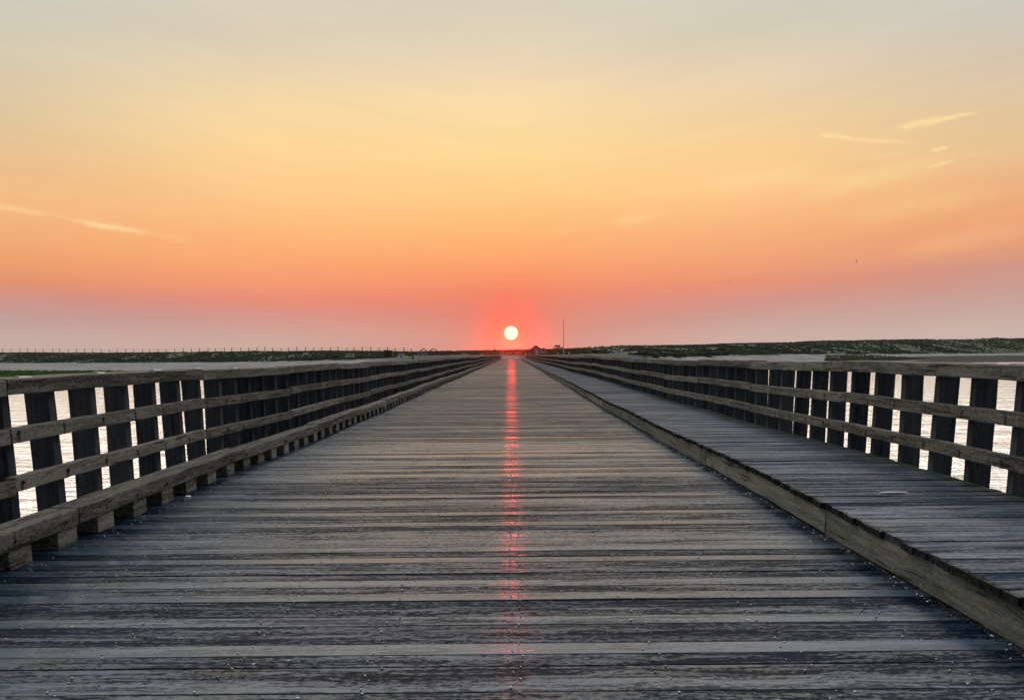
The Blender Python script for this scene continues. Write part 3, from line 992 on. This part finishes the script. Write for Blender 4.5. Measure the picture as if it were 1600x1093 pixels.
g = ground_at(607, 405)
t = empty('storage_shed', (g.x, g.y, g.z - 0.2), 'dark brown timber shed on the left dune slope', 'shed')
mb = MB(); mb.box(-1.7, 1.7, -1.2, 1.2, 0, 3.2); add('wall', mb.mesh('wall', (M_dwood,)), t)
mb = MB(); mb.prism([(-1.95, 3.205), (1.95, 3.205), (1.95, 3.4), (-1.95, 3.7)], 'Y', -1.4, 1.4); add('roof', mb.mesh('roof', (M_dwood,)), t)
mb = MB(); mb.box(-.5, .5, -1.25, -1.204, .05, 2.1); add('door', mb.mesh('door', (M_iron,)), t)

def canopy(px, Z, w, label):
    p = at(px, 548.2, Z)
    gz = terrain_z(px, Z)
    t = empty('canopy_shelter', (p.x, Z, gz), label, 'canopy')
    H = p.z - gz - 0.1
    mb = MB()
    prof = []
    N = 9
    for i in range(N): 
        a = -1 + 2 * i / (N - 1); prof.append((a * w, H + 1.55 * (1 - abs(a) ** 1.25)))
    prof += [(q[0] * .93, q[1] - 0.28) for q in reversed(prof)]
    mb.prism(prof, 'Y', -1.6, 1.6)
    add('roof', mb.mesh('roof', (M_dwood,)), t)
    mb = MB(); mb.cyl((0, 0, 0), (0, 0, H - 0.02), .09, .08, 8)
    pm = mb.mesh('leg', (M_dwood,))
    for x in (-w * .86, w * .86):
        for y in (-1.4, 1.4): add('leg', pm, t, (x, y, 0))
    return t
canopy(662, 470, 2.0, 'peaked open canopy on the ridge left of its twin')
canopy(677, 470, 2.2, 'peaked open canopy on the ridge right of its twin')

g = ground_at(837, 362)
p = at(837, 555, 362)
t = empty('gable_hut', (p.x, 362, min(g.z, p.z) - .2), 'small grey hut with dark red gable roof at the end of the bridge', 'hut')
t.scale = (1.25, 1.25, 1.25)
mb = MB(); mb.prism([(-1.7, 0), (1.7, 0), (1.7, 2.1), (0, 3.15), (-1.7, 2.1)], 'Y', -1.8, 1.8); add('wall', mb.mesh('wall', (M_hwall,)), t)
mb = MB(); mb.prism([(-2.25, 1.82), (0, 3.2), (2.25, 1.82), (2.25, 2.0), (0, 3.42), (-2.25, 2.0)], 'Y', -2.1, 2.1)
me = mb.mesh('roof', (M_roof,)); add('roof', me, t)
mb = MB(); mb.box(-.2, .75, -1.86, -1.805, .1, 1.95); d = add('door', mb.mesh('door', (M_sign,)), t)
mb = MB(); mb.box(-1.3, -.6, -1.85, -1.805, 1.0, 1.8); add('window', mb.mesh('window', (M_glass,)), t)
mb = MB(); mb.prism([(-4.2, 0), (-2.3, 0), (-2.3, 1.9), (-4.2, 1.25)], 'Y', -1.3, 1.3); add('lean_to', mb.mesh('lean_to', (M_roof,)), t)

g = ground_at(849.3, 410)
t = empty('ticket_kiosk', (g.x, g.y, g.z), 'tiny white fronted kiosk with dark pointed roof right of the red roofed hut', 'kiosk')
p = at(849.3, 543.5, 410); H = p.z - g.z
mb = MB(); mb.box(-.95, .95, -.8, .8, 0, H - .75); add('wall', mb.mesh('wall', (M_sign,)), t)
mb = MB(); mb.prism([(-1.6, H - .745), (1.6, H - .745), (0.1, H + .1), (-.1, H + .1)], 'Y', -1.2, 1.2); add('roof', mb.mesh('roof', (M_dwood,)), t)
mb = MB(); mb.box(-.4, .4, -.85, -.804, H * .35, H * .6); add('window', mb.mesh('window', (M_glass,)), t)

def pole(px, Z, ytop, r0, r1, name, label, cat, white=None):
    g = ground_at(px, Z); p = at(px, ytop, Z)
    t = empty(name, tuple(g), label, cat)
    H = p.z - g.z
    if white:
        hw = at(px, white, Z).z - g.z
        mb = MB(); mb.cyl((0, 0, -.3), (0, 0, hw), r0 * 1.25, r0 * 1.15, 10); add('pole_base', mb.mesh('pole_base', (M_sign,)), t)
    else: hw = 0
    mb = MB(); mb.cyl((0, 0, hw), (0, 0, H), r0, r1, 10); add('shaft', mb.mesh('shaft', (M_pole,)), t)
    bm = bmesh.new(); bmesh.ops.create_uvsphere(bm, u_segments=8, v_segments=6, radius=r1 * 1.8)
    me = bpy.data.meshes.new('finial'); bm.to_mesh(me); bm.free(); me.materials.append(M_pole); add('finial', me, t, (0, 0, H))
    return t
pole(880.5, 372, 499, .12, .07, 'flagpole', 'tall bare flagpole with pale foot standing right of the sun', 'flagpole', 545)

def sign(px, Z, ytop, ybot, wpx, mat, name, label, cat, rz=0.0):
    g = ground_at(px, Z); a, c = at(px, ytop, Z), at(px, ybot, Z)
    t = empty(name, tuple(g), label, cat)
    t.rotation_euler = (0, 0, rz)
    w = wpx * Z / FH / 2
    z0, z1 = c.z - g.z, a.z - g.z
    mb = MB(); mb.box(-w, w, -.04, .04, z0, z1); add('panel', mb.mesh('panel', (mat,)), t)
    mb = MB(); mb.cyl((0, .09, -.3), (0, .09, z1 - 0.03), .05, .05, 8); add('support_post', mb.mesh('support_post', (M_fpost,)), t)
    return t
sign(870.8, 380, 539.0, 541.4, 9, M_dwood, 'flat_sign', 'dark flat sign board high above the ridge left of the flagpole', 'sign')
sign(772.5, 345, 545.2, 547.4, 2.6, M_dwood, 'post_sign', 'small dark topped post where the left railing ends', 'sign')
sign(871.2, 350, 550.6, 553.8, 2, M_sign, 'notice_board', 'narrow white notice left of the flagpole foot', 'notice')
sign(889, 352, 550.2, 553.2, 3, M_sign, 'notice_board', 'white notice right of the flagpole foot', 'notice')
sign(954, 372, 550.2, 552.3, 3, M_sign, 'notice_board', 'small white notice between the dark car and the white car', 'notice')
sign(982, 390, 549.4, 551.6, 3, M_grey, 'notice_board', 'pale grey notice just right of the white car', 'notice')
sign(989, 392, 551.2, 553.6, 2.4, M_grey, 'notice_board', 'smaller grey notice left of the lilac sign', 'notice')
sign(994.5, 345, 554.4, 559.4, 7.5, M_lilac, 'information_board', 'pale lilac information board behind the right railing', 'sign')
sign(1035, 440, 548.4, 551, 2.6, M_grey, 'notice_board', 'grey notice alone on the slope above the dark thicket', 'notice')
# bin at the bridge end and barrel by the van
def barrel(px, py0, py1, Z, wpx, label):
    a, c = at(px, py0, Z), at(px, py1, Z)
    t = empty('litter_bin', tuple(c), label, 'bin')
    w = wpx * Z / FH / 2; H = a.z - c.z
    mb = MB(); mb.cyl((0, 0, 0), (0, 0, H * .85), w * .9, w, 12); add('drum', mb.mesh('drum', (M_iron,)), t)
    mb = MB(); mb.cyl((0, 0, H * .855), (0, 0, H), w * 1.05, w * .5, 12); add('lid', mb.mesh('lid', (M_iron,)), t)
barrel(645.5, 554.8, 561, 330, 3.2, 'dark bin standing left of the pale grey van')
barrel(780, 556, 559, 336, 3.2, 'dark bin at the far end of the left railing')
# low white boat on the right dune slope
g = ground_at(1396, at_t(1396, .42))
V, F = [], []
secs = [(-4.2, .1, .9), (-2.5, .8, .75), (0, 1.0, .7), (2.5, .9, .72), (3.6, .75, .8)]
for (x, w, h) in secs: V += [(x, -w, h), (x, -w * .6, .1), (x, 0, 0), (x, w * .6, .1), (x, w, h)]
for i in range(4):
    for j in range(5):
        a = i * 5 + j; b_ = i * 5 + (j + 1) % 5
        F.append((a, b_, b_ + 5, a + 5))
F += [(0, 1, 2, 3, 4), (24, 23, 22, 21, 20)]
bt = empty('beached_boat', (g.x, g.y, g.z + 0.5), 'low white boat lying on the green right dune', 'boat')
mb = MB(); mb.V, mb.F, mb.I = V, F, [0] * len(F)
add('hull', mb.mesh('hull', (M_grey,)), bt)
mb = MB(); mb.box(2.6, 3.4, -.3, .3, .85, 2.0); add('outboard', mb.mesh('outboard', (M_sign,)), bt)

# birds
M_bird = flat_mat('bird_dark', (0.03, 0.025, 0.025), 0.8, 0.1, 5)
def bird(px, py, Y, s, bank, label):
    p = at(px, py, Y)
    V = [(0, .5, 0), (.07, .1, .03), (-.07, .1, .03), (0, -.45, .02), (0, .1, -.09),
         (.55, .15, .28), (.5, -.02, .26), (1.05, -.1, .12), (-.55, .15, .28), (-.5, -.02, .26), (-1.05, -.1, .12), (.06, -.15, .03), (-.06, -.15, .03)]
    F = [(0, 1, 2), (0, 4, 1), (0, 2, 4), (1, 11, 12, 2), (11, 3, 12), (4, 3, 11), (4, 11, 1), (4, 12, 3), (4, 2, 12),
         (1, 5, 6, 11), (5, 7, 6), (2, 12, 9, 8), (8, 9, 10)]
    return tag(add('bird', me_from('bird', V, F, (M_bird,)), None, tuple(p), (0.2, bank, 1.1), (s, s, s)), label, 'bird')
bird(1338, 408, 160, .42, .9, 'small dark bird high in the sky on the right')
bird(1140, 440, 170, .36, .3, 'small dark bird in the sky right of the sun')
bird(729, 534, 240, .3, .2, 'tiny dark bird low in the sky left of the sun')

# ------------------------------------------------------------------ thin evening haze
m = bpy.data.materials.new('haze_air'); m.use_nodes = True
nt = NT(m.node_tree)
nt.n.remove(nt.n['Principled BSDF'])
pv = nt.node('ShaderNodeVolumePrincipled')
pv.inputs['Color'].default_value = (0.95, 0.93, 0.92, 1)
pv.inputs['Density'].default_value = 1.0e-4
pv.inputs['Anisotropy'].default_value = 0.988
nt.l.new(pv.outputs[0], nt.n['Material Output'].inputs['Volume'])
mb = MB(); mb.box(-4600, 4600, -1000, 4600, -6.2, 28)
tag(add('haze', mb.mesh('haze', (m,))), kind='stuff')

# ------------------------------------------------------------------ world
SUNAZ, SUNEL = azel(798.5, 520.0)
w = bpy.data.worlds.new('World')
S.world = w
w.use_nodes = True
nt = NT(w.node_tree)
bg = nt.n['Background']
tc = nt.node('ShaderNodeTexCoord')
d = tc.outputs['Generated']
o = nt.xyz(d)
el = nt.math('ARCSINE', nt.math('MINIMUM', nt.math('MAXIMUM', o[2], -1.0), 1.0))
az = nt.math('ARCTAN2', o[0], o[1])
DEG = PI / 180
eld = nt.math('DIVIDE', el, DEG)
azd = nt.math('DIVIDE', az, DEG)
COLS = {
 30:   [(0, (206, 202, 188)), (30, (209, 203, 184)), (80, (215, 203, 178)), (150, (222, 200, 165)), (200, (226, 198, 155)), (260, (238, 192, 142)), (320, (242, 185, 130)), (370, (242, 172, 118)), (410, (236, 160, 110)), (440, (228, 148, 112)), (470, (205, 148, 138)), (500, (194, 161, 156)), (545, (205, 180, 172))],
 430:  [(0, (217, 208, 187)), (60, (222, 207, 182)), (100, (232, 212, 178)), (170, (249, 218, 165)), (240, (255, 213, 150)), (300, (255, 203, 140)), (350, (255, 190, 127)), (400, (253, 173, 116)), (440, (246, 155, 115)), (470, (231, 141, 120)), (495, (213, 150, 138)), (530, (210, 171, 159)), (548, (213, 180, 168))],
 800:  [(0, (218, 209, 187)), (60, (226, 211, 184)), (100, (236, 213, 180)), (150, (250, 220, 172)), (200, (253, 220, 160)), (240, (254, 217, 151)), (290, (255, 208, 140)), (340, (255, 194, 126)), (390, (255, 174, 114)), (430, (250, 154, 108)), (460, (241, 138, 108)), (490, (228, 137, 116)), (548, (218, 152, 136))],
 1180: [(0, (212, 205, 190)), (40, (213, 207, 185)), (110, (232, 210, 180)), (180, (240, 210, 162)), (230, (250, 208, 148)), (290, (255, 203, 142)), (340, (251, 186, 130)), (400, (243, 166, 120)), (440, (232, 148, 118)), (470, (214, 150, 138)), (500, (202, 163, 153)), (538, (210, 184, 174))],
 1570: [(0, (205, 202, 192)), (60, (210, 198, 180)), (120, (220, 198, 170)), (180, (228, 198, 158)), (220, (230, 197, 150)), (290, (240, 180, 130)), (340, (238, 168, 120)), (380, (230, 158, 120)), (420, (207, 150, 136)), (450, (200, 155, 144)), (480, (199, 166, 158)), (510, (205, 180, 170)), (528, (208, 186, 178))],
}
ELM = 32.0
ramps, azs = [], []
pel = nt.math('DIVIDE', eld, ELM, clamp=True)
for px, L in COLS.items():
    st = []
    for (py, c) in sorted(L, key=lambda q: -q[0]):
        e = math.degrees(azel(px, py)[1]) / ELM
        st.append((max(0.0, e), lin(c)))
    st.append((0.74, lin((226, 217, 199)))); st.append((0.83, (1.4, 1.3, 1.14))); st.append((1.0, (4.0, 3.75, 3.4)))  # high sky boosted past the visible gradient, added to whiten the water
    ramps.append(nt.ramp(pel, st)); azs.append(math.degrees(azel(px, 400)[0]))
colr = ramps[0]
for i in range(1, 5):
    colr = nt.mix(nt.mapr(azd, azs[i - 1], azs[i], 0, 1), colr, ramps[i])
# out to the sides and behind: dusk
side = nt.ramp(nt.math('DIVIDE', eld, 90.0, clamp=True), [(0, lin((190, 176, 180))), (0.1, lin((208, 196, 190))), (0.3, lin((205, 205, 204))), (0.6, lin((170, 182, 198))), (1, lin((130, 150, 176)))])
back = nt.ramp(nt.math('DIVIDE', eld, 90.0, clamp=True), [(0, lin((30, 40, 58))), (0.12, lin((46, 52, 72))), (0.3, lin((44, 58, 82))), (0.6, lin((66, 84, 112))), (1, lin((130, 150, 176)))])
aaz = nt.math('ABSOLUTE', azd)
up = nt.mapr(eld, 42, 80, 0, 1, True)
colr = nt.mix(nt.mapr(aaz, 34, 85, 0, 1, True), colr, side)
colr = nt.mix(nt.mapr(aaz, 85, 145, 0, 1, True), colr, back)
colr = nt.mix(up, colr, lin((130, 150, 176)))
# broad, faint cirrus
cv = nt.comb(nt.math('ADD', nt.math('MULTIPLY', azd, 0.035), nt.math('MULTIPLY', eld, -0.03)), nt.math('ADD', nt.math('MULTIPLY', eld, 0.22), nt.math('MULTIPLY', nt.math('ABSOLUTE', azd), -0.035)), 0.0)
cn = nt.noise(cv, 1.6, 5, 0.55, 0.4)
k = nt.mapr(cn, 0.3, 0.7, 0.975, 1.025)
colr = nt.vmath('MULTIPLY', colr, nt.comb(k, nt.math('POWER', k, 1.25), nt.math('POWER', k, 1.1)))
cn2 = nt.noise(nt.mapping(cv, (1.4, 6.0, 1)), 1.7, 4, 0.6)
k2 = nt.mapr(cn2, 0.3, 0.7, 0.985, 1.015)
colr = nt.vmath('MULTIPLY', colr, nt.comb(k2, k2, k2))
# contrail-like streaks, each a place in the sky
STREAKS = [((950, 352), (1040, 334), 9, 0.26), ((1060, 296), (1330, 258), 10, 0.24), ((1220, 318), (1540, 228), 13, 0.34), ((1280, 345), (1640, 285), 15, 0.22), ((1380, 400), (1680, 345), 13, 0.16), ((500, 175), (900, 140), 14, 0.12),
           ((-140, 296), (165, 352), 4.2, 0.45), ((95, 341), (262, 369), 4.0, 0.75), ((230, 364), (320, 380), 4, 0.18),
           ((1388, 202), (1510, 179), 4.4, 1.0), ((1450, 191), (1545, 171), 2.2, 0.9), ((1272, 210), (1350, 218), 3.0, 1.0), ((1310, 215), (1455, 225), 2.8, 0.6),
           ((1448, 237), (1490, 226), 2.2, 0.9), ((1438, 265), (1505, 245), 2.2, 0.6), ((1500, 246), (1560, 232), 2.5, 0.15),
           ((1000, 304), (1035, 291), 3.5, 0.25), ((950, 345), (1005, 341), 6, 0.15), ((1340, 250), (1440, 238), 4, 0.16), ((1200, 285), (1420, 272), 6, 0.2)]
dn = nt.noise(nt.comb(nt.math('MULTIPLY', azd, 1.1), nt.math('MULTIPLY', eld, 1.1), 0), 1.0, 4, 0.6)
dn2 = nt.math('MULTIPLY', nt.math('SUBTRACT', dn, 0.5), 0.35)
for (a, c, wd, amt) in STREAKS:
    A, C = azel(*a), azel(*c)
    A = (A[0] / DEG, A[1] / DEG); C = (C[0] / DEG, C[1] / DEG)
    ln = math.hypot(C[0] - A[0], C[1] - A[1]); cx, cy = (C[0] - A[0]) / ln, (C[1] - A[1]) / ln
    tt = nt.math('ADD', nt.math('MULTIPLY', azd, cx / ln), nt.math('MULTIPLY_ADD', eld, cy / ln, -(A[0] * cx + A[1] * cy) / ln))
    dd = nt.math('ADD', nt.math('MULTIPLY', azd, -cy), nt.math('MULTIPLY_ADD', eld, cx, A[0] * cy - A[1] * cx))
    dd = nt.math('ADD', dd, dn2)
    wdeg = wd / FH / DEG
    env = nt.math('MULTIPLY', nt.mapr(tt, 0, 0.3, 0, 1, True), nt.mapr(tt, 0.55, 1.0, 1, 0, True))
    q = nt.math('DIVIDE', dd, nt.math('MULTIPLY_ADD', env, wdeg * 0.7, wdeg * 0.3))
    gss = nt.math('EXPONENT', nt.math('MULTIPLY', nt.math('MULTIPLY', q, q), -1.0))
    f = nt.math('MULTIPLY', nt.math('MULTIPLY', gss, env), amt)
    f = nt.math('MULTIPLY', f, nt.mapr(dn, 0.25, 0.6, 0.55, 1.0))
    colr = nt.mix(f, colr, lin((255, 224, 160)))
# glow and disc of the sun
sd = Vector((math.sin(SUNAZ) * math.cos(SUNEL), math.cos(SUNAZ) * math.cos(SUNEL), math.sin(SUNEL)))
dotp = nt.vmath('DOT_PRODUCT', d, tuple(sd))
gam = nt.math('DIVIDE', nt.math('ARCCOSINE', nt.math('MINIMUM', dotp, 1.0)), DEG)
gl = nt.math('EXPONENT', nt.math('MULTIPLY', nt.math('POWER', nt.math('DIVIDE', gam, 1.7), 1.25), -1.0))
colr = nt.mix(nt.math('MULTIPLY', gl, 0.72), colr, lin((238, 82, 54)))
gl2 = nt.mapr(gam, 0.42, 0.65, 0.4, 0, True)
colr = nt.mix(gl2, colr, lin((255, 110, 40)))
disc = nt.mapr(gam, 0.40, 0.475, 1, 0, True)
colr = nt.mix(disc, colr, (1.1, 0.99, 0.82))
# physical dusk sky, added faintly
sky = nt.node('ShaderNodeTexSky')
sky.sky_type = 'NISHITA'
sky.sun_disc = False
sky.sun_elevation = SUNEL
sky.sun_rotation = SUNAZ
sky.altitude = 0
ns = nt.vmath('MULTIPLY', sky.outputs[0], (0.05, 0.05, 0.05))
nsm = nt.mapr(aaz, 60, 120, 0.0, 1.0, True)
ns = nt.vmath('MULTIPLY', ns, nt.comb(nsm, nsm, nsm))
colr = nt.vmath('ADD', colr, ns)
# below the horizon: dull water colour
colr = nt.mix(nt.mapr(eld, -1.5, -0.2, 1, 0), colr, (0.10, 0.09, 0.09))
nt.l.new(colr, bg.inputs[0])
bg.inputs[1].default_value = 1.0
w.cycles.sampling_method = 'MANUAL'
w.cycles.sample_map_resolution = 1024

# ------------------------------------------------------------------ sun
sl = bpy.data.lights.new('sun', 'SUN')
sl.energy = 0.078
sl.color = (1.0, 0.028, 0.012)
sl.angle = R(0.6)
so = bpy.data.objects.new('sun', sl)
COL.objects.link(so)
so.rotation_euler = (-sd).to_track_quat('-Z', 'Y').to_euler()
so.location = (0, 50, 60)

# ------------------------------------------------------------------ render settings
S.render.engine = 'CYCLES'
S.view_settings.view_transform = 'Standard'
S.view_settings.look = 'None'
S.view_settings.exposure = 0.0
S.view_settings.gamma = 1.0
S.cycles.use_denoising = True
S.cycles.max_bounces = 6
S.cycles.sample_clamp_indirect = 4
